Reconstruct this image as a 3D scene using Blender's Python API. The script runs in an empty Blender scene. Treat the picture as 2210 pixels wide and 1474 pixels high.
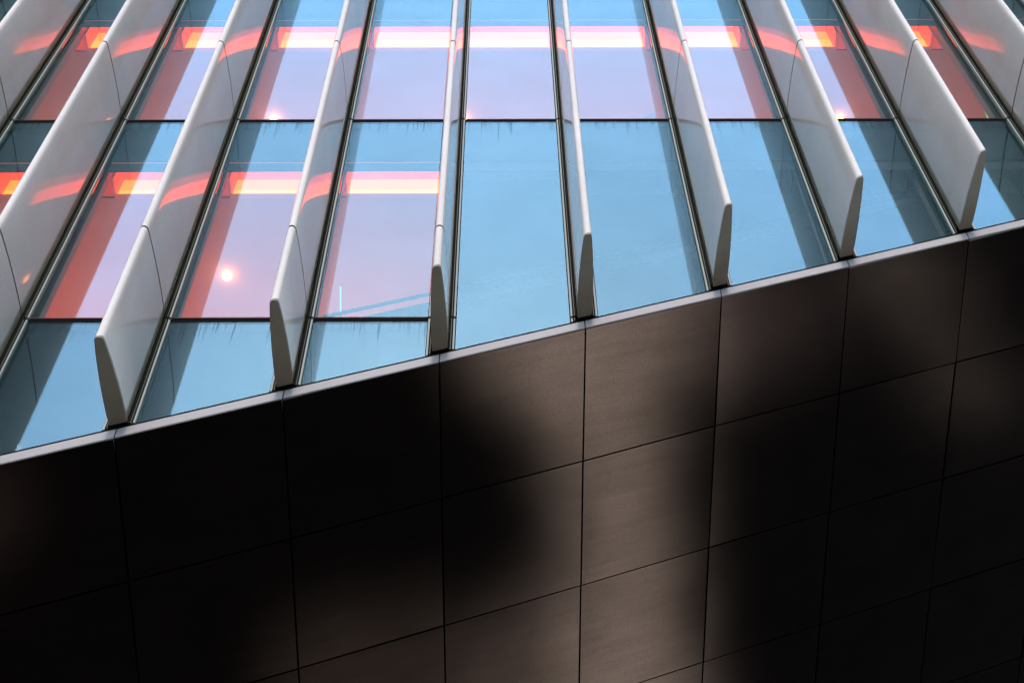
import bpy, bmesh, math, random
from mathutils import Vector, Matrix
random.seed(7)
R = math.radians
sc = bpy.context.scene
COL = sc.collection

# ------------------------------------------------------------------ camera, sky, sun, exposure
GZ = 1.6                                     # eye height: every height below is above the ground
cam_d = bpy.data.cameras.new('camera')
cam = bpy.data.objects.new('camera', cam_d); COL.objects.link(cam); sc.camera = cam
pitch, roll, yaw = 0.995698, -0.010605, 0.009429
cam_d.sensor_width = 36.0
cam_d.lens = 3262.08 / 2210 * 36
cam_d.clip_end = 2000
fwd = Vector((math.sin(yaw)*math.cos(pitch), math.cos(yaw)*math.cos(pitch), math.sin(pitch)))
rgt = Vector((math.cos(yaw), -math.sin(yaw), 0)); up = rgt.cross(fwd)
r2 = math.cos(roll)*rgt + math.sin(roll)*up
u2 = -math.sin(roll)*rgt + math.cos(roll)*up
M = Matrix((r2, u2, -fwd)).transposed().to_4x4()
M.translation = Vector((0.655, -8.4825, GZ))
cam.matrix_world = M

SUN_EL, SUN_AZ = 45.0, 181.0                 # veiled, before the glass
world = bpy.data.worlds.new('World'); sc.world = world; world.use_nodes = True
wn = world.node_tree; wn.nodes.clear()
sky = wn.nodes.new('ShaderNodeTexSky'); sky.sky_type = 'NISHITA'; sky.sun_disc = False
sky.sun_elevation = R(SUN_EL); sky.sun_rotation = R(SUN_AZ)
sky.air_density = 1.0; sky.dust_density = 0.3; sky.ozone_density = 5.0
bg = wn.nodes.new('ShaderNodeBackground'); bg.inputs['Strength'].default_value = 0.10
wo = wn.nodes.new('ShaderNodeOutputWorld')
wn.links.new(sky.outputs[0], bg.inputs[0]); wn.links.new(bg.outputs[0], wo.inputs[0])

sun_d = bpy.data.lights.new('sun', 'SUN'); sun_d.energy = 0.5; sun_d.angle = R(10); sun_d.color = (1, .97, .94)
sun = bpy.data.objects.new('sun', sun_d); COL.objects.link(sun)
sd = Vector((math.sin(R(SUN_AZ))*math.cos(R(SUN_EL)), math.cos(R(SUN_AZ))*math.cos(R(SUN_EL)), math.sin(R(SUN_EL))))
sun.rotation_euler = sd.to_track_quat('Z', 'Y').to_euler(); sun.location = (0, 60, 40)

sc.view_settings.view_transform = 'Standard'; sc.view_settings.look = 'None'
sc.view_settings.gamma = 1; sc.view_settings.use_curve_mapping = False
sc.view_settings.exposure = 3.55
LIT = 1.0/2**sc.view_settings.exposure                                    # strength of every interior lamp together
sc.render.engine = 'CYCLES'
sc.cycles.use_denoising = True
sc.cycles.max_bounces = 12; sc.cycles.transparent_max_bounces = 24; sc.cycles.glossy_bounces = 6
sc.cycles.sample_clamp_indirect = 4.0

# ------------------------------------------------------------------ materials
def mat(name):
    m = bpy.data.materials.new(name); m.use_nodes = True
    return m, m.node_tree.nodes, m.node_tree.links, m.node_tree.nodes['Principled BSDF']
def simple(name, col, rough=.5, metal=0., spec=.5, var=0., scale=3., ior=None, rvar=0., grain=0., bump=0., bscale=40.):
    m, n, l, b = mat(name)
    b.inputs['Roughness'].default_value = rough; b.inputs['Metallic'].default_value = metal
    b.inputs['Specular IOR Level'].default_value = spec
    if ior: b.inputs['IOR'].default_value = ior
    b.inputs['Base Color'].default_value = (*col, 1)
    if var or rvar:
        tc = n.new('ShaderNodeTexCoord'); nz = n.new('ShaderNodeTexNoise')
        nz.inputs['Scale'].default_value = scale; nz.inputs['Detail'].default_value = 6
        oi = n.new('ShaderNodeObjectInfo'); va = n.new('ShaderNodeVectorMath'); va.operation = 'ADD'
        ml = n.new('ShaderNodeMath'); ml.operation = 'MULTIPLY'; ml.inputs[1].default_value = 37.
        l.new(oi.outputs['Random'], ml.inputs[0])
        l.new(tc.outputs['Object'], va.inputs[0]); l.new(ml.outputs[0], va.inputs[1]); l.new(va.outputs[0], nz.inputs['Vector'])
        if var:
            mr = n.new('ShaderNodeMapRange'); mr.inputs[1].default_value = .3; mr.inputs[2].default_value = .7
            mr.inputs[3].default_value = 1-var; mr.inputs[4].default_value = 1+var
            mx = n.new('ShaderNodeVectorMath'); mx.operation = 'SCALE'; mx.inputs[0].default_value = col
            fac = mr.outputs[0]
            if grain:
                g1 = n.new('ShaderNodeTexNoise'); g1.inputs['Scale'].default_value = 55; g1.inputs['Detail'].default_value = 1
                g2 = n.new('ShaderNodeMapRange'); g2.inputs[1].default_value = .3; g2.inputs[2].default_value = .7
                g2.inputs[3].default_value = 1-grain; g2.inputs[4].default_value = 1+grain
                g3 = n.new('ShaderNodeMath'); g3.operation = 'MULTIPLY'
                l.new(tc.outputs['Object'], g1.inputs['Vector']); l.new(g1.outputs[0], g2.inputs[0])
                l.new(g2.outputs[0], g3.inputs[0]); l.new(mr.outputs[0], g3.inputs[1]); fac = g3.outputs[0]
            l.new(nz.outputs[0], mr.inputs[0]); l.new(fac, mx.inputs['Scale']); l.new(mx.outputs[0], b.inputs['Base Color'])
        if rvar:
            mr = n.new('ShaderNodeMapRange'); mr.inputs[1].default_value = .3; mr.inputs[2].default_value = .7
            mr.inputs[3].default_value = rough-rvar; mr.inputs[4].default_value = rough+rvar
            l.new(nz.outputs[0], mr.inputs[0]); l.new(mr.outputs[0], b.inputs['Roughness'])
    if bump:
        tc = n.new('ShaderNodeTexCoord'); nz = n.new('ShaderNodeTexNoise'); nz.inputs['Scale'].default_value = bscale
        bp = n.new('ShaderNodeBump'); bp.inputs['Strength'].default_value = bump; bp.inputs['Distance'].default_value = .01
        l.new(tc.outputs['Object'], nz.inputs['Vector']); l.new(nz.outputs[0], bp.inputs['Height']); l.new(bp.outputs[0], b.inputs['Normal'])
    return m
def emit(name, col, strength):
    m, n, l, b = mat(name)
    b.inputs['Base Color'].default_value = (.3, .3, .3, 1)
    b.inputs['Emission Color'].default_value = (*col, 1); b.inputs['Emission Strength'].default_value = strength
    return m

def glass_mat():
    m, n, l, b = mat('pane_glass'); n.remove(b)
    out = n['Material Output']
    lw = n.new('ShaderNodeLayerWeight'); lw.inputs['Blend'].default_value = .5
    pw = n.new('ShaderNodeMath'); pw.operation = 'POWER'; pw.inputs[1].default_value = 5.0
    mr = n.new('ShaderNodeMapRange'); mr.inputs[3].default_value = GLASS_R0; mr.inputs[4].default_value = 1.0
    l.new(lw.outputs['Facing'], pw.inputs[0]); l.new(pw.outputs[0], mr.inputs[0])
    tr = n.new('ShaderNodeBsdfTransparent'); tr.inputs[0].default_value = (.86, .86, .85, 1)
    gl = n.new('ShaderNodeBsdfGlossy'); gl.inputs['Roughness'].default_value = 0.0; gl.inputs[0].default_value = (.66, 1.0, .90, 1)
    tcg = n.new('ShaderNodeTexCoord'); oig = n.new('ShaderNodeObjectInfo')
    g1 = n.new('ShaderNodeTexNoise'); g1.inputs['Scale'].default_value = 50; g1.inputs['Detail'].default_value = 1
    g0 = n.new('ShaderNodeTexNoise'); g0.inputs['Scale'].default_value = 1.1; g0.inputs['Detail'].default_value = 4
    l.new(tcg.outputs['Object'], g1.inputs['Vector']); l.new(tcg.outputs['Object'], g0.inputs['Vector'])
    prev = None
    for src, a, b_, lo_, hi_ in ((g1.outputs[0], .3, .7, .93, 1.07), (g0.outputs[0], .3, .7, .95, 1.05), (oig.outputs['Random'], 0, 1, .93, 1.06)):
        q = n.new('ShaderNodeMapRange'); q.inputs[1].default_value = a; q.inputs[2].default_value = b_; q.inputs[3].default_value = lo_; q.inputs[4].default_value = hi_
        l.new(src, q.inputs[0])
        if prev is None: prev = q.outputs[0]
        else:
            w_ = n.new('ShaderNodeMath'); w_.operation = 'MULTIPLY'; l.new(prev, w_.inputs[0]); l.new(q.outputs[0], w_.inputs[1]); prev = w_.outputs[0]
    sv = n.new('ShaderNodeVectorMath'); sv.operation = 'SCALE'; sv.inputs[0].default_value = GLASS_TINT
    l.new(prev, sv.inputs['Scale']); l.new(sv.outputs[0], gl.inputs[0])
    mx = n.new('ShaderNodeMixShader')
    l.new(mr.outputs[0], mx.inputs[0]); l.new(tr.outputs[0], mx.inputs[1]); l.new(gl.outputs[0], mx.inputs[2])
    # rain streaks of dirt running down from the head of each pane (generated z = 1 at the head)
    tc = n.new('ShaderNodeTexCoord'); mp = n.new('ShaderNodeMapping'); mp.inputs['Scale'].default_value = (20, 1, .45)
    nz = n.new('ShaderNodeTexNoise'); nz.inputs['Scale'].default_value = 2.2; nz.inputs['Detail'].default_value = 5
    oi = n.new('ShaderNodeObjectInfo'); ml = n.new('ShaderNodeMath'); ml.operation = 'MULTIPLY'; ml.inputs[1].default_value = 91.
    va = n.new('ShaderNodeVectorMath'); va.operation = 'ADD'
    l.new(oi.outputs['Random'], ml.inputs[0]); l.new(tc.outputs['Object'], mp.inputs[0])
    l.new(mp.outputs[0], va.inputs[0]); l.new(ml.outputs[0], va.inputs[1]); l.new(va.outputs[0], nz.inputs['Vector'])
    sx = n.new('ShaderNodeSeparateXYZ'); l.new(tc.outputs['UV'], sx.inputs[0])      # uv.y = metres below the head
    hd = n.new('ShaderNodeMapRange'); hd.inputs[1].default_value = .9; hd.inputs[2].default_value = .0
    hd.inputs[3].default_value = -.16; hd.inputs[4].default_value = .16
    l.new(sx.outputs['Y'], hd.inputs[0])
    ad = n.new('ShaderNodeMath'); ad.operation = 'ADD'; l.new(nz.outputs[0], ad.inputs[0]); l.new(hd.outputs[0], ad.inputs[1])
    th = n.new('ShaderNodeMapRange'); th.inputs[1].default_value = .65; th.inputs[2].default_value = .84
    th.inputs[3].default_value = 0; th.inputs[4].default_value = .6
    l.new(ad.outputs[0], th.inputs[0])
    df = n.new('ShaderNodeBsdfDiffuse'); df.inputs[0].default_value = (.03, .03, .03, 1)
    tr2 = n.new('ShaderNodeBsdfTransparent'); tr2.inputs[0].default_value = (.8, .8, .8, 1)
    dm = n.new('ShaderNodeMixShader'); dm.inputs[0].default_value = .35
    l.new(tr2.outputs[0], dm.inputs[1]); l.new(df.outputs[0], dm.inputs[2])
    m2 = n.new('ShaderNodeMixShader'); l.new(th.outputs[0], m2.inputs[0]); l.new(mx.outputs[0], m2.inputs[1]); l.new(dm.outputs[0], m2.inputs[2])
    l.new(m2.outputs[0], out.inputs[0])
    return m
GLASS_R0 = 0.066
GLASS_TINT = (.70, 1.0, .88)
ORANGE = (1.0, .075, .008)
M_glass = glass_mat()
M_fin = simple('fin_white_coating', (.27, .213, .166), .07, 0, .5, var=.06, scale=1.2, ior=1.09, grain=.06)
M_cap = simple('fin_end_plate', (.235, .175, .12), .6, 0, .3, var=.06, scale=9)
M_black = simple('black_rubber', (.004, .004, .004), .9, 0, .0)
M_alu = simple('mullion_aluminium', (.15, .14, .112), .6, .0, .08, var=.06, scale=6)
M_olive = simple('bronze_bead', (.05, .045, .028), .6, .0, .1)
M_tooth = simple('gasket_tooth', (.02, .018, .012), .8, 0, .0)
M_post = simple('post_paint', (.30, .22, .16), .8, 0, .0)
M_leak = emit('light_leak', (1.0, .13, .01), .4*LIT)  # makes the ledge glow in place of cove light leaking out
M_kerb = simple('kerb_grey', (.012, .012, .013), .8, 0, .0)
M_lip = simple('transom_lip', (.06, .035, .026), .7, 0, .05)
M_trim = simple('brushed_edge_trim', (.150, .123, .108), .6, .0, .08, var=.07, scale=8, rvar=.05)
def panel_mat():
    # brushed bronze sheet: compact highlight lobe, faint long grain, cloudy tarnish
    m, n, l, b = mat('bronze_cladding'); n.remove(b)
    gl = n.new('ShaderNodeBsdfAnisotropic'); gl.distribution = 'BECKMANN'
    tc = n.new('ShaderNodeTexCoord'); oi = n.new('ShaderNodeObjectInfo')
    ml = n.new('ShaderNodeMath'); ml.operation = 'MULTIPLY'; ml.inputs[1].default_value = 53.
    va = n.new('ShaderNodeVectorMath'); va.operation = 'ADD'
    l.new(oi.outputs['Random'], ml.inputs[0]); l.new(tc.outputs['Object'], va.inputs[0]); l.new(ml.outputs[0], va.inputs[1])
    n1 = n.new('ShaderNodeTexNoise'); n1.inputs['Scale'].default_value = 1.6; n1.inputs['Detail'].default_value = 5
    n2 = n.new('ShaderNodeTexNoise'); n2.inputs['Scale'].default_value = 70; n2.inputs['Detail'].default_value = 2
    l.new(va.outputs[0], n1.inputs['Vector']); l.new(va.outputs[0], n2.inputs['Vector'])
    m1 = n.new('ShaderNodeMapRange'); m1.inputs[1].default_value = .3; m1.inputs[2].default_value = .7; m1.inputs[3].default_value = .90; m1.inputs[4].default_value = 1.10
    m2 = n.new('ShaderNodeMapRange'); m2.inputs[1].default_value = .3; m2.inputs[2].default_value = .7; m2.inputs[3].default_value = .84; m2.inputs[4].default_value = 1.16
    l.new(n1.outputs[0], m1.inputs[0]); l.new(n2.outputs[0], m2.inputs[0])
    mp = n.new('ShaderNodeMapping'); mp.inputs['Scale'].default_value = (1.0, 9, 1); n3 = n.new('ShaderNodeTexNoise'); n3.inputs['Scale'].default_value = 1.3; n3.inputs['Detail'].default_value = 4
    vb = n.new('ShaderNodeVectorMath'); vb.operation = 'ADD'; l.new(tc.outputs['UV'], mp.inputs[0]); l.new(mp.outputs[0], vb.inputs[0]); l.new(ml.outputs[0], vb.inputs[1]); l.new(vb.outputs[0], n3.inputs['Vector'])
    m3 = n.new('ShaderNodeMapRange'); m3.inputs[1].default_value = .3; m3.inputs[2].default_value = .7; m3.inputs[3].default_value = .92; m3.inputs[4].default_value = 1.08
    l.new(n3.outputs[0], m3.inputs[0])
    m0 = n.new('ShaderNodeMath'); m0.operation = 'MULTIPLY'; l.new(m1.outputs[0], m0.inputs[0]); l.new(m3.outputs[0], m0.inputs[1])
    mm = n.new('ShaderNodeMath'); mm.operation = 'MULTIPLY'; l.new(m0.outputs[0], mm.inputs[0]); l.new(m2.outputs[0], mm.inputs[1])
    sc_ = n.new('ShaderNodeVectorMath'); sc_.operation = 'SCALE'; sc_.inputs[0].default_value = (.20, .122, .077)
    l.new(mm.outputs[0], sc_.inputs['Scale']); l.new(sc_.outputs[0], gl.inputs['Color'])
    gl.inputs['Roughness'].default_value = .17
    l.new(gl.outputs[0], n['Material Output'].inputs[0])
    return m
M_panel = panel_mat()
M_dark = simple('dark_backing', (.008, .008, .009), .8, 0, .1)
M_span = simple('spandrel_panel', (.006, .007, .008), 1, 0, .0)
M_val = simple('valance_grey', (.014, .014, .015), .8, 0, .0)
M_int = simple('interior_plaster', (.5, .44, .38), .8, 0, .05, var=.04, scale=1.5)
M_ceil = simple('ceiling_plaster', (.42, .36, .30), .8, 0, .05, var=.05, scale=.9)
M_unlit_shade = simple('unlit_room_shade', (.03, .03, .03), .8, 0, .05)  # surfaces of the unlit rooms, with their shade put into the colour
M_floor = simple('floor_concrete', (.25, .24, .23), .6, 0, .3)
M_led = emit('led_diffuser', (1.0, .052, .002), 18*LIT)
M_fa3 = emit('fascia_painted_glow', (1.0, .046, .002), 13*LIT)  # fascia glows by itself, painting in the strip's light on it
M_fa2 = emit('fascia_painted_glow_middle', (1.0, .034, .0015), 17*LIT)  # the same painted glow for the middle row
M_ledoff = simple('led_diffuser_unlit', (.5, .5, .48), .4)
M_bulb = emit('globe_lamp_lit', (1.0, .26, .06), 34*LIT)
M_bulboff = simple('globe_lamp_unlit', (.5, .55, .6), .2)
M_green = emit('green_tube_lit', (.0, 1.0, .22), 1.0*LIT)
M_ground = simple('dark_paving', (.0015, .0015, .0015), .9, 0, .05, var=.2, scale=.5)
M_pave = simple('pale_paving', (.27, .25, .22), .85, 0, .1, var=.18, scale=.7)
M_pave6 = simple('light_grey_paving', (.15, .14, .125), .85, 0, .1, var=.2, scale=.7)
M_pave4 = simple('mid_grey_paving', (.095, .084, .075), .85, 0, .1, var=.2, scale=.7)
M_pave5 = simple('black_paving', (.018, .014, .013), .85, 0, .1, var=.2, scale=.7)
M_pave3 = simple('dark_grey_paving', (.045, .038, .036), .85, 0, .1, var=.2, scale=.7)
M_pave2 = simple('grey_paving', (.034, .029, .025), .85, 0, .1, var=.2, scale=.7)

# ------------------------------------------------------------------ helpers
def link(name, bm, m, parent=None, smooth=False):
    me = bpy.data.meshes.new(name)
    bmesh.ops.recalc_face_normals(bm, faces=bm.faces)
    bm.to_mesh(me); bm.free()
    if smooth:
        for p in me.polygons: p.use_smooth = True
    me.materials.append(m)
    return place(name, me, parent)
def place(name, me, parent=None, loc=None):
    o = bpy.data.objects.new(name, me); COL.objects.link(o)
    if loc is not None: o.location = loc
    if parent is not None: o.parent = parent
    return o
def thing(name, label, cat, loc=(0, 0, 0), group=None):
    o = bpy.data.objects.new(name, None); COL.objects.link(o); o.location = loc
    o.empty_display_size = .2
    return tag(o, label, cat, group)
def tag(o, label, cat, group=None):
    o['label'] = label; o['category'] = cat; o['kind'] = 'thing'
    if group: o['group'] = group
    return o
def struct(o): o['kind'] = 'structure'; return o
def bx(bm, x0, x1, y0, y1, z0, z1):
    v = [bm.verts.new(c) for c in ((x0,y0,z0),(x1,y0,z0),(x1,y1,z0),(x0,y1,z0),(x0,y0,z1),(x1,y0,z1),(x1,y1,z1),(x0,y1,z1))]
    for f in ((0,3,2,1),(4,5,6,7),(0,1,5,4),(1,2,6,5),(2,3,7,6),(3,0,4,7)): bm.faces.new([v[i] for i in f])
def box(name, dims, m, parent=None):
    bm = bmesh.new(); bx(bm, *dims); return link(name, bm, m, parent)
def prism(name, poly, y0, y1, m, parent=None, uvhead=None):     # polygon in (x, z), extruded in y
    bm = bmesh.new()
    a = [bm.verts.new((x, y0, z)) for x, z in poly]; b = [bm.verts.new((x, y1, z)) for x, z in poly]
    bm.faces.new(a); bm.faces.new(b[::-1]); k = len(poly)
    for i in range(k): bm.faces.new((a[i], a[(i+1) % k], b[(i+1) % k], b[i]))
    if uvhead is not None:
        uv = bm.loops.layers.uv.new('UVMap')
        for f in bm.faces:
            for lp in f.loops: lp[uv].uv = (lp.vert.co.x, uvhead - lp.vert.co.z)
    return link(name, bm, m, parent)
def tube(bm, a, b, r, seg=10):
    a, b = Vector(a), Vector(b); q = (b-a).to_track_quat('Z', 'Y')
    ra = [bm.verts.new(a + q @ Vector((r*math.cos(t), r*math.sin(t), 0))) for t in [2*math.pi*i/seg for i in range(seg)]]
    rb = [bm.verts.new(b + q @ Vector((r*math.cos(t), r*math.sin(t), 0))) for t in [2*math.pi*i/seg for i in range(seg)]]
    for i in range(seg): bm.faces.new((ra[i], ra[(i+1) % seg], rb[(i+1) % seg], rb[i]))
    bm.faces.new(ra[::-1]); bm.faces.new(rb)
def ordinal(k):
    return ['first', 'second', 'third', 'fourth', 'fifth', 'sixth', 'seventh', 'eighth', 'ninth', 'tenth', 'eleventh', 'twelfth', 'thirteenth'][k-1]

# ------------------------------------------------------------------ the measured frame of the building
BAY = 1.5; HW = .148
Z1 = 18.4935 + GZ; Z2 = 13.5211 + GZ; H = Z1 - Z2
TR = [Z2 - 2*H, Z2 - H, Z2, Z1, Z1 + H, Z1 + 2*H]               # transom heights
ZTOP = Z1 + 1.55*H
ZA, ZB = 12.8555 + GZ, .41988
def zs(x): return ZA + ZB*x                                     # bottom edge of the glass, rising to the right
I0, I1 = -6, 7                                                  # fin lines built; in the frame: -4 .. 5
DEPTH = 1.125
def seen(i): return -4 <= i <= 5
def fin_no(i): return ordinal(i + 5)

# ------------------------------------------------------------------ ground (only seen mirrored in the soffit)
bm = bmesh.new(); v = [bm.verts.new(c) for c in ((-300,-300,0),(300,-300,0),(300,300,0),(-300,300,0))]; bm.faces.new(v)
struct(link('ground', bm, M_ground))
def blob(name, pts, m, z):
    # closed smooth outline through the points
    bm = bmesh.new(); n = len(pts); out = []
    for i in range(n):
        p0, p1, p2, p3 = [Vector(pts[(i+k) % n]) for k in (-1, 0, 1, 2)]
        for s in range(6):
            t = s/6
            out.append(.5*((2*p1) + (p2-p0)*t + (2*p0-5*p1+4*p2-p3)*t*t + (3*p1-p0-3*p2+p3)*t**3))
    bm.faces.new([bm.verts.new((p.x, p.y, z)) for p in out])
    return struct(link(name, bm, m))
blob('reflection_paving', [(14.6,-8),(12.8,3.5),(13.5,5.0),(14.9,6.6),(15.3,8),(15.2,9.6),(14.6,11),(14.3,12.5),(14.4,17),(18.6,17),(18.5,13),(18.6,9),(19.0,6.6),(20.6,5.0),(21,-8)], M_pave, .004)  # paving outlines and tones invented to shape the bright patches mirrored in the soffit
blob('reflection_paving', [(6.0,9.2),(7.4,8.7),(9.8,9.4),(12.3,10.3),(14.6,10.5),(14.8,17),(9,16.5),(6.0,12)], M_pave2, .002)
blob('reflection_paving', [(11.6,10.6),(13.2,10.5),(15,10.8),(15,17),(11.8,17),(11.2,13)], M_pave4, .003)
blob('reflection_paving', [(20.0,3.0),(25.4,4.4),(26.0,6.2),(23.4,6.9),(20.2,6.6)], M_pave3, .002)
blob('reflection_paving', [(-1,2.6),(1.6,2.9),(1.7,4.0),(1.0,4.6),(-1,4.8)], M_pave5, .002)
blob('reflection_paving', [(28.6,5.6),(29.3,4.6),(31.2,4.7),(32.0,7.2),(31.2,8.0),(30.2,6.8)], M_pave6, .002)
blob('reflection_paving', [(32.9,9.9),(34.0,9.2),(34.8,11.0),(33.9,11.8)], M_pave6, .002)
blob('reflection_spot', [(29.2,6.0),(30.6,5.9),(32.4,5.0),(30.8,6.5)], M_ground, .008)  # dark sliver added to cut a crease into the mirrored patch
for bx_, by_, br in ((16.3, 7.5, .42), (16.0, 10.4, .40), (13.2, 12.0, .38)):      # dark spots added to put blurred marks into the soffit reflection
    blob('reflection_spot', [(bx_-br*1.5, by_-.1), (bx_, by_-br), (bx_+br*1.3, by_+.1), (bx_, by_+br)], M_ground, .008)

# ------------------------------------------------------------------ curtain wall
wall = thing('curtain_wall', 'glass curtain wall of tall blue reflecting panes cut along a rising lower edge', 'glass facade')
def clip_bottom(x0, x1, z0, z1, off=0.):
    a, b = zs(x0)+off, zs(x1)+off
    if min(a, b) >= z1: return None
    pts = []
    L = max(z0, a); Rr = max(z0, b)
    if a >= z1:                                                 # triangle at the right cannot occur: edge rises to the right
        return None
    pts.append((x0, L))
    if a < z0 < b: pts.append((x0 + (z0-a)/ZB, z0))
    if b > z1:
        xc = x0 + (z1-a)/ZB; pts += [(xc, z1), (x0, z1)]
    else: pts += [(x1, Rr), (x1, z1), (x0, z1)]
    return pts
for i in range(I0, I1):
    x0, x1 = i*BAY + HW + .004, (i+1)*BAY - HW - .004
    for k in range(5):
        za, zb_ = TR[k] + .055, min(TR[k+1], ZTOP) - .05
        if i >= 0 and k == 2: za = TR[1]
        if i >= 0 and k < 2: continue
        if za > ZTOP: continue
        poly = clip_bottom(x0, x1, za, zb_)
        if poly is None or (poly[0][1] > zb_ - .05): continue
        p = prism('window_pane', poly, 0.0, .014, M_glass, wall, uvhead=zb_)
        if i in range(-4, 5) and k == 2 and i >= 0: p['label'] = 'pale blue pane with the room behind it unlit'
    # transom gaps across the bay
    for z in TR[1:5]:
        if z > zs(x1) - .1 and z > zs(x0) + .1 and z < ZTOP and not (i >= 0 and z <= Z2):
            t = box('transom', (x0-.004, x1+.004, .012, .10, z-.062, z+.050), M_black, wall)
            box('transom_lip', (x0, x1, .002, .012, z+.042, z+.052), M_lip, t)
# mullions
tooth_cache = {}
for i in range(I0, I1+1):
    X = i*BAY; zb_ = zs(X)
    m = box('mullion', (X-HW+.006, X+HW-.006, .02, .16, zb_-.03, ZTOP), M_black, wall)
    for s in (-1, 1):
        def sbox(name, a, b, y0, y1, mt, cut=True):
            lo, hi = sorted((X+s*a, X+s*b))
            # broken at each transom, as in the photograph
            bm = bmesh.new(); z0 = zs((lo+hi)/2) + .002
            for k in range(len(TR)):
                a0, a1 = (z0 if k == 0 else max(z0, TR[k-1]+.022)), min(TR[k], ZTOP) - .022
                if a1 > a0 + .02: bx(bm, lo, hi, y0, y1, a0, a1)
            return link(name, bm, mt, m)
        sbox('cover_strip', .123, .142, -.022, .012, M_alu)
        sbox('bead', .100, .107, -.030, .016, M_olive)
    # toothed gasket along both flanks of the fin
    bm = bmesh.new(); z = zb_ + .03
    while z < ZTOP and z < 26:
        for s in (-1, 1): bx(bm, *sorted((X+s*.081, X+s*.096)), -.05, -.028, z, z+.020)
        z += .042
    g = link('toothed_gasket', bm, M_tooth, m); g['kind'] = 'stuff'
    # inner mullion post and its glazing pocket
    box('inner_post', (X-.10, X+.10, .165, .34, zb_, ZTOP), M_post, m)

# ------------------------------------------------------------------ edge trim below the glass
trim = thing('edge_trim', 'pale brushed metal trim running along the rising lower edge of the glass', 'metal trim', (0, 0, 0))
SL = Vector((1, 0, ZB)).normalized()
for i in range(I0, I1):
    x0, x1 = i*BAY + .006, (i+1)*BAY - .006
    bm = bmesh.new()
    prof = [(-.030, -.052), (-.034, -.058), (-.034, -.182), (-.028, -.192), (.12, -.192), (.12, -.052)]
    a = [bm.verts.new((x0, y, zs(x0)+z)) for y, z in prof]; b = [bm.verts.new((x1, y, zs(x1)+z)) for y, z in prof]
    bm.faces.new(a); bm.faces.new(b[::-1])
    for k in range(6): bm.faces.new((a[k], a[(k+1) % 6], b[(k+1) % 6], b[k]))
    link('trim_length', bm, M_trim, trim)
x0, x1 = I0*BAY, I1*BAY
prism('sill_gasket', [(x0, zs(x0)-.050), (x1, zs(x1)-.050), (x1, zs(x1)+.004), (x0, zs(x0)+.004)], -.012, .11, M_black, trim)
prism('trim_backing', [(x0, zs(x0)-.185), (x1, zs(x1)-.185), (x1, zs(x1)-.06), (x0, zs(x0)-.06)], -.02, .10, M_dark, trim)

# ------------------------------------------------------------------ soffit of bronze panels
sof = thing('soffit', 'dark bronze panelled soffit sloping away beneath the glass', 'soffit')
EL = -0.2150
dv = Vector((0, math.cos(EL), math.sin(EL)))
s_u = Vector((1, 0, ZB))
nrm = dv.cross(s_u).normalized()
if nrm.z > 0: nrm = -nrm
rows = [0.0, 1.513, 3.036, 4.559, 6.082, 7.605, 9.128, 10.651]
def sp(x, t, up_=0.): return Vector((x, -.02, zs(x) - .196)) + dv*t - nrm*up_
GAP = .009
for i in range(I0, I1):
    for k in range(len(rows)-1):
        x0, x1 = i*BAY+GAP, (i+1)*BAY-GAP; t0, t1 = rows[k]+(GAP if k else .002), rows[k+1]-GAP
        bm = bmesh.new(); N = 5; g = []
        dish = random.uniform(.001, .004); tx = random.uniform(-.010, .010); ty = random.uniform(-.010, .010)
        kx, ky = random.uniform(.3, .7), random.uniform(.3, .7); dent = random.choice((0, 0, .003, -.003))
        for a in range(N+1):
            row = []
            for b in range(N+1):
                u, w = a/N, b/N
                h = dish*16*u*(1-u)*w*(1-w) + tx*(u-.5) + ty*(w-.5) + dent*math.exp(-((u-kx)**2+(w-ky)**2)/.03)
                row.append(bm.verts.new(sp(x0+(x1-x0)*u, t0+(t1-t0)*w) + nrm*h))
            g.append(row)
        top = []; uvl = bm.loops.layers.uv.new('UVMap')
        for a in range(N):
            for b in range(N):
                f = bm.faces.new((g[a][b], g[a+1][b], g[a+1][b+1], g[a][b+1])); top.append(f)
                for lp, (qa, qb) in zip(f.loops, ((a, b), (a+1, b), (a+1, b+1), (a, b+1))): lp[uvl].uv = (qa/N*1.5, qb/N*1.5)
        # returned edges
        ring = [g[a][0] for a in range(N+1)] + [g[N][b] for b in range(1, N+1)] + [g[a][N] for a in range(N-1, -1, -1)] + [g[0][b] for b in range(N-1, 0, -1)]
        r1 = [bm.verts.new(q.co) for q in ring]; r2_ = [bm.verts.new(q.co - nrm*.03) for q in ring]; n_ = len(ring)
        for q in range(n_): bm.faces.new((r1[q], r1[(q+1) % n_], r2_[(q+1) % n_], r2_[q]))
        me_o = link('cladding_panel', bm, M_panel, sof)
        for pf in me_o.data.polygons[:N*N]: pf.use_smooth = True
bm = bmesh.new()
xa, xb = I0*BAY, I1*BAY
v = [bm.verts.new(sp(x, t, h)) for h in (.032, .08) for x, t in ((xa, .01), (xb, .01), (xb, rows[-1]), (xa, rows[-1]))]
for f in ((0,1,2,3),(7,6,5,4),(0,4,5,1),(1,5,6,2),(2,6,7,3),(3,7,4,0)): bm.faces.new([v[q] for q in f])
link('backing_sheet', bm, M_dark, sof)

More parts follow.
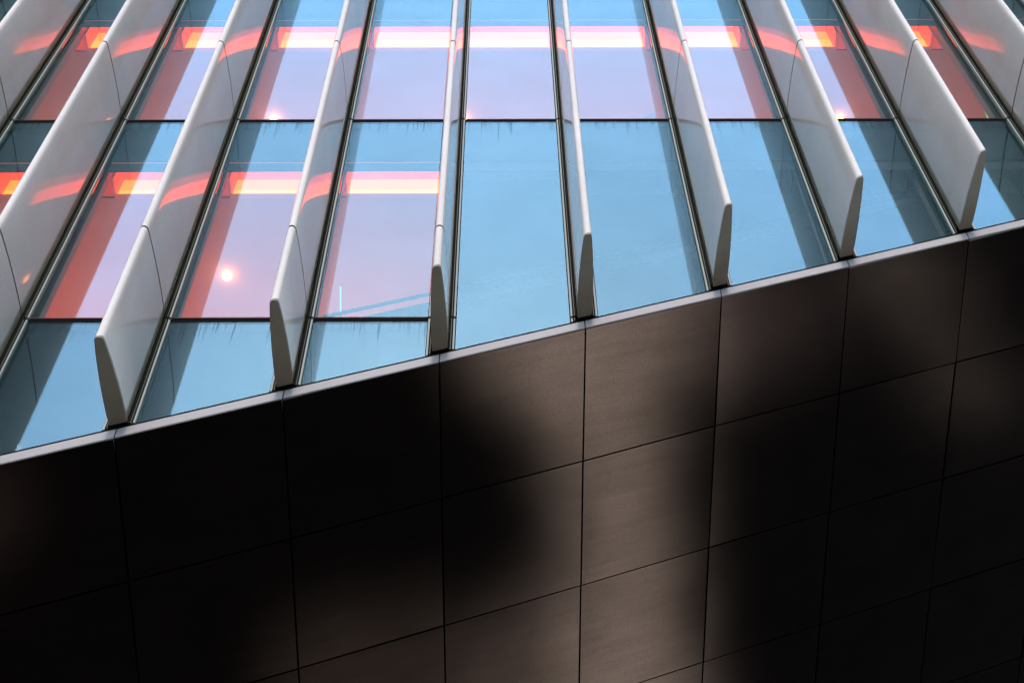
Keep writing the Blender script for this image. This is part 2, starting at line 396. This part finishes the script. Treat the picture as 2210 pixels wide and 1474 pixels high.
# ------------------------------------------------------------------ fins
prof_t = [(0, .076), (.12, .0845), (.27, .0825), (.45, .078), (.6, .0705), (.74, .062), (.86, .052), (.93, .0455), (.965, .040), (.982, .033), (.993, .022), (.999, .008)]
STAND = .055
def profile(scale=1.0, inset=0.0):
    pts = []
    for t, w in prof_t: pts.append((w*scale-inset, -STAND - (DEPTH-STAND)*t + (inset if t > .9 else 0)))
    return [(x, y) for x, y in pts] + [(-x, y) for x, y in reversed(pts)]
CT = .128
def cutz(x, y): return zs(x) + .004 + CT*y                       # the cut foot dips a little outwards
def blade(name, X, zlo, zhi, m, parent, inset=0., capped=True):
    bm = bmesh.new(); pr = profile(1, inset)
    fl = zlo if callable(zlo) else (lambda x, y: zlo)
    fh = zhi if callable(zhi) else (lambda x, y: zhi)
    a = [bm.verts.new((X+x, y, fl(X+x, y))) for x, y in pr]; b = [bm.verts.new((X+x, y, fh(X+x, y))) for x, y in pr]; n = len(pr)
    for i in range(n): bm.faces.new((a[i], a[(i+1) % n], b[(i+1) % n], b[i])).smooth = (i != n-1)
    if capped:
        bm.faces.new([bm.verts.new(q.co) for q in a][::-1]); bm.faces.new([bm.verts.new(q.co) for q in b])
    return link(name, bm, m, parent)
for i in range(I0, I1+1):
    X = i*BAY; zc = zs(X)
    if i == -4: lab = 'pale grey fin blade at the far left, cropped by the top left corner'
    elif i == -3: lab = 'pale grey fin blade crossing the left edge, its foot outside the picture'
    elif i == 5: lab = 'pale grey fin blade cropped by the top right corner'
    elif i == -2: lab = 'long pale grey fin blade whose foot hangs lowest, with a joint above the foot'
    elif i == 4: lab = 'pale grey fin blade with the rightmost and highest dark foot'
    elif seen(i): lab = 'pale grey fin blade with the %s dark foot from the left' % ordinal(i+3)
    else: lab = {-6: 'second fin blade outside the left edge, unseen', -5: 'first fin blade just outside the left edge', 6: 'first fin blade just outside the right edge', 7: 'second fin blade outside the right edge, unseen'}[i]
    fin = thing('facade_fin', lab, 'facade fin', (X, 0, zc), 'fins standing out from the glass wall')
    par = fin
    def kid(o): o.parent = fin; o.matrix_parent_inverse = Matrix.Translation(fin.location).inverted(); return o
    cuts = [z for z in TR if z > zc + .35 and z < ZTOP]
    lo = lambda x, y: cutz(x, y) + .016
    for z in cuts + [ZTOP]:
        last = z == ZTOP
        kid(blade('fin_blade', X, lo, z - (0 if last else .015), M_fin, None))
        if not last: kid(blade('joint_seal', X, z-.016, z+.016, M_black, None, inset=.012, capped=False))
        lo = z + .015
    kid(blade('end_plate', X, lambda x, y: cutz(x, y), lambda x, y: cutz(x, y)+.011, M_cap, None, inset=.004))
    kid(blade('joint_seal', X, lambda x, y: cutz(x, y)+.010, lambda x, y: cutz(x, y)+.017, M_black, None, inset=.010, capped=False))

# ------------------------------------------------------------------ rooms behind the glass
XL, XR, DB = I0*BAY, I1*BAY, 7.0
def lit(i, k): return k == 3 or (k == 2 and i < 0)               # k: storey between TR[k] and TR[k+1]
for k in (2, 3):
    zt = TR[k+1]; zc = zt - .97; zf = TR[k]
    c = box('ceiling', (XL, 0 if k == 2 else XR, .645, DB, zc, zc+.06), M_ceil); struct(c)
    if k == 2: struct(box('ceiling', (.02, XR, .645, DB, zc, zc+.06), M_unlit_shade))
for k in (1, 2, 3, 4):
    z = TR[k]
    zt = .23 if k != 3 else .50
    xe = min(XR, (z-.23-ZA)/ZB - .15)
    if xe > XL+.3: struct(box('floor', (XL, xe, .645, DB, z-.23, z-.05), M_floor))
struct(prism('room_wall', [(XL, zs(XL)), (XR, zs(XR)), (XR, ZTOP), (XL, ZTOP)], DB, DB+.1, M_int))
struct(box('room_wall', (XL-.1, XL, .2, DB, zs(XL), ZTOP), M_int))
struct(box('room_wall', (XR, XR+.1, .2, DB, zs(XR), ZTOP), M_int))
struct(box('room_wall', (-.05, .05, .645, DB, TR[2], TR[3]-.98), M_int))
struct(box('roof', (XL, XR, .2, DB+.1, ZTOP, ZTOP+.2), M_dark))

def cove(i, k):
    zt = TR[k+1]; x0, x1 = i*BAY + .125, (i+1)*BAY - .125; on = lit(i, k)
    if seen(i) and seen(i+1): where = 'between %s and %s fins from left' % (fin_no(i), fin_no(i+1))
    else: where = {-6: 'second bay left of the first fin', -5: 'just left of the first fin', 5: 'just right of the tenth fin', 6: 'second bay right of the tenth fin'}[i]
    lab = '%s light cove, %s row, %s' % ('glowing orange' if on else 'unlit', {3: 'upper', 2: 'middle'}[k], where)
    t = thing('light_cove', lab, 'light cove', ((x0+x1)/2, .4, zt-.97), 'light coves behind the heads of the panes')
    o = []
    o.append(box('spandrel_panel', (x0, x1, .10, .13, zt-1.0, zt-.03), M_span))
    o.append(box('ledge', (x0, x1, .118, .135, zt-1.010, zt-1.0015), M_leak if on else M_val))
    o.append(box('valance', (x0, x1, .125, .14, zt-1.235, zt-1.012), M_val))
    top = zt - (.24 if k == 3 else .50)
    o.append(box('pocket_lid', (x0, x1, .14, .62, top, top+.03), M_int if on else M_unlit_shade))
    o.append(box('fascia', (x0, x1, .62, .643, zt-.955, top), (M_fa3 if k == 3 else M_fa2) if on else M_unlit_shade))
    o.append(box('lip', (x0, x1, .585, .643, zt-.985, zt-.957), M_int if on else M_unlit_shade))
    ls = .10 if k == 2 else .30
    o.append(box('light_strip', (x0+.02, x1-.02, .592, .618, zt-.95, zt-.95+ls), M_led if on else M_unlit_shade))
    for s in (0, 1):
        a = x0 - .021 if s == 0 else x1 + .001
        o.append(box('cheek', (a, a+.02, .345, .643, zt-.985, zt-.05), M_int if on else M_unlit_shade))
    for q in o:
        q.parent = t; q.matrix_parent_inverse = Matrix.Translation(t.location).inverted()
for k in (3, 2):
    for i in range(I0, I1):
        if TR[k+1] > zs((i+1)*BAY) + 1.3: cove(i, k)
# heads of the storey below: plain dark spandrels seen behind the lowest panes
low = thing('spandrel_wall', 'dark spandrel boards behind the lowest row of panes at the left', 'spandrel')
for i in range(I0, 0):
    x0, x1 = i*BAY + .125, (i+1)*BAY - .125; z0, z1_ = zs(x0)-.02, Z2-.03
    if zs(x1) < z1_ - .05: prism('spandrel_panel', [(x0, max(z0, Z2-3.0)), (x1, max(zs(x1)-.02, Z2-3.0)), (x1, z1_), (x0, z1_)], .10, .13, M_span, low)
# inner kerb that follows the sloping edge behind the unlit panes
kx0, kx1 = -1.35, 6.2
kb = thing('sloped_kerb', 'dim grey kerb following the sloping edge behind the lower panes', 'kerb')
for nm, a, b, y0, y1, mt in (('kerb_face', 0.0, 1.50, .375, .43, M_span), ('kerb_cap', 1.505, 1.68, .36, .44, M_kerb), ('kerb_rail', 1.88, 1.915, .37, .40, M_kerb)):
    prism(nm, [(kx0, zs(kx0)+a), (kx1, zs(kx1)+a), (kx1, zs(kx1)+b), (kx0, zs(kx0)+b)], y0, y1, mt, kb)

# globe lamps hanging near the ceiling, one every second bay
def globe(x, k, on, lab):
    zc = TR[k+1] - .97
    t = thing('globe_lamp', lab, 'lamp', (x*1.0167-.006, 1.79, zc-.065), 'globe lamps hanging near the ceilings')
    bm = bmesh.new(); bmesh.ops.create_uvsphere(bm, u_segments=20, v_segments=12, radius=.058)
    o = link('globe', bm, M_bulb if on else M_bulboff, t, smooth=True)
    bm = bmesh.new(); tube(bm, (0, 0, .05), (0, 0, .063), .02, 10); link('stem', bm, M_ceil, t)
    bm = bmesh.new(); tube(bm, (0, 0, .056), (0, 0, .065), .035, 14); link('canopy', bm, M_ceil, t)
for x, k, on, lab in (
        (-3, 3, True, 'brightest lit globe lamp behind upper row glass, right of the third fin'),
        (0, 3, True, 'lit globe lamp in the upper row hidden beside the fifth fin'),
        (3, 3, False, 'unlit globe lamp behind upper row glass near the seventh fin'),
        (6, 3, True, 'lit globe lamp behind upper row glass beside the eighth fin blade'),
        (9, 3, True, 'lit globe lamp glowing at the far right end of upper row'),
        (-6, 3, True, 'lit globe lamp in the upper row at the far left'),
        (-6, 2, True, 'lit globe lamp in the middle row at the far left'),
        (-3, 2, True, 'lit globe lamp behind middle row glass above the leftmost dark foot'),
        (3, 2, False, 'unlit globe lamp in the dark middle row room')):
    globe(x, k, on, lab)

# green light tubes
def gtube(a, b, lab):
    a, b = Vector(a), Vector(b)
    t = thing('light_tube', lab, 'light tube', a)
    bm = bmesh.new(); tube(bm, (0, 0, 0), b-a, .009, 8); link('glowing_tube', bm, M_green, t)
    bm = bmesh.new(); e = (b-a).normalized(); tube(bm, -e*.02, Vector((0, 0, 0)), .011, 8); tube(bm, b-a, b-a+e*.02, .011, 8)
    link('end_fitting', bm, M_val, t)
gtube((-1.386, 1.2, 16.214+GZ), (-1.323, 1.2, 15.515+GZ), 'thin green light tube behind middle row glass left of the fifth fin')
gtube((8.064, 1.2, 21.424+GZ), (8.034, 1.2, 21.052+GZ), 'short green light tube behind upper row glass at the far right')

# added unseen area lamps brightening the ceilings from below, without fixtures
def fill_light(name, x0, x1, z, energy):
    d = bpy.data.lights.new(name, 'AREA'); d.shape = 'RECTANGLE'; d.size = x1-x0; d.size_y = 2.2; d.energy = energy; d.color = ORANGE
    o = bpy.data.objects.new(name, d); COL.objects.link(o); o.location = ((x0+x1)/2, 3.2, z); o.rotation_euler = (math.pi, 0, 0)
fill_light('ceiling_fill', XL+.5, XR-.5, TR[3]+.4, 580*LIT)
fill_light('ceiling_fill', XL+.5, -.3, TR[2]+.4, 330*LIT)
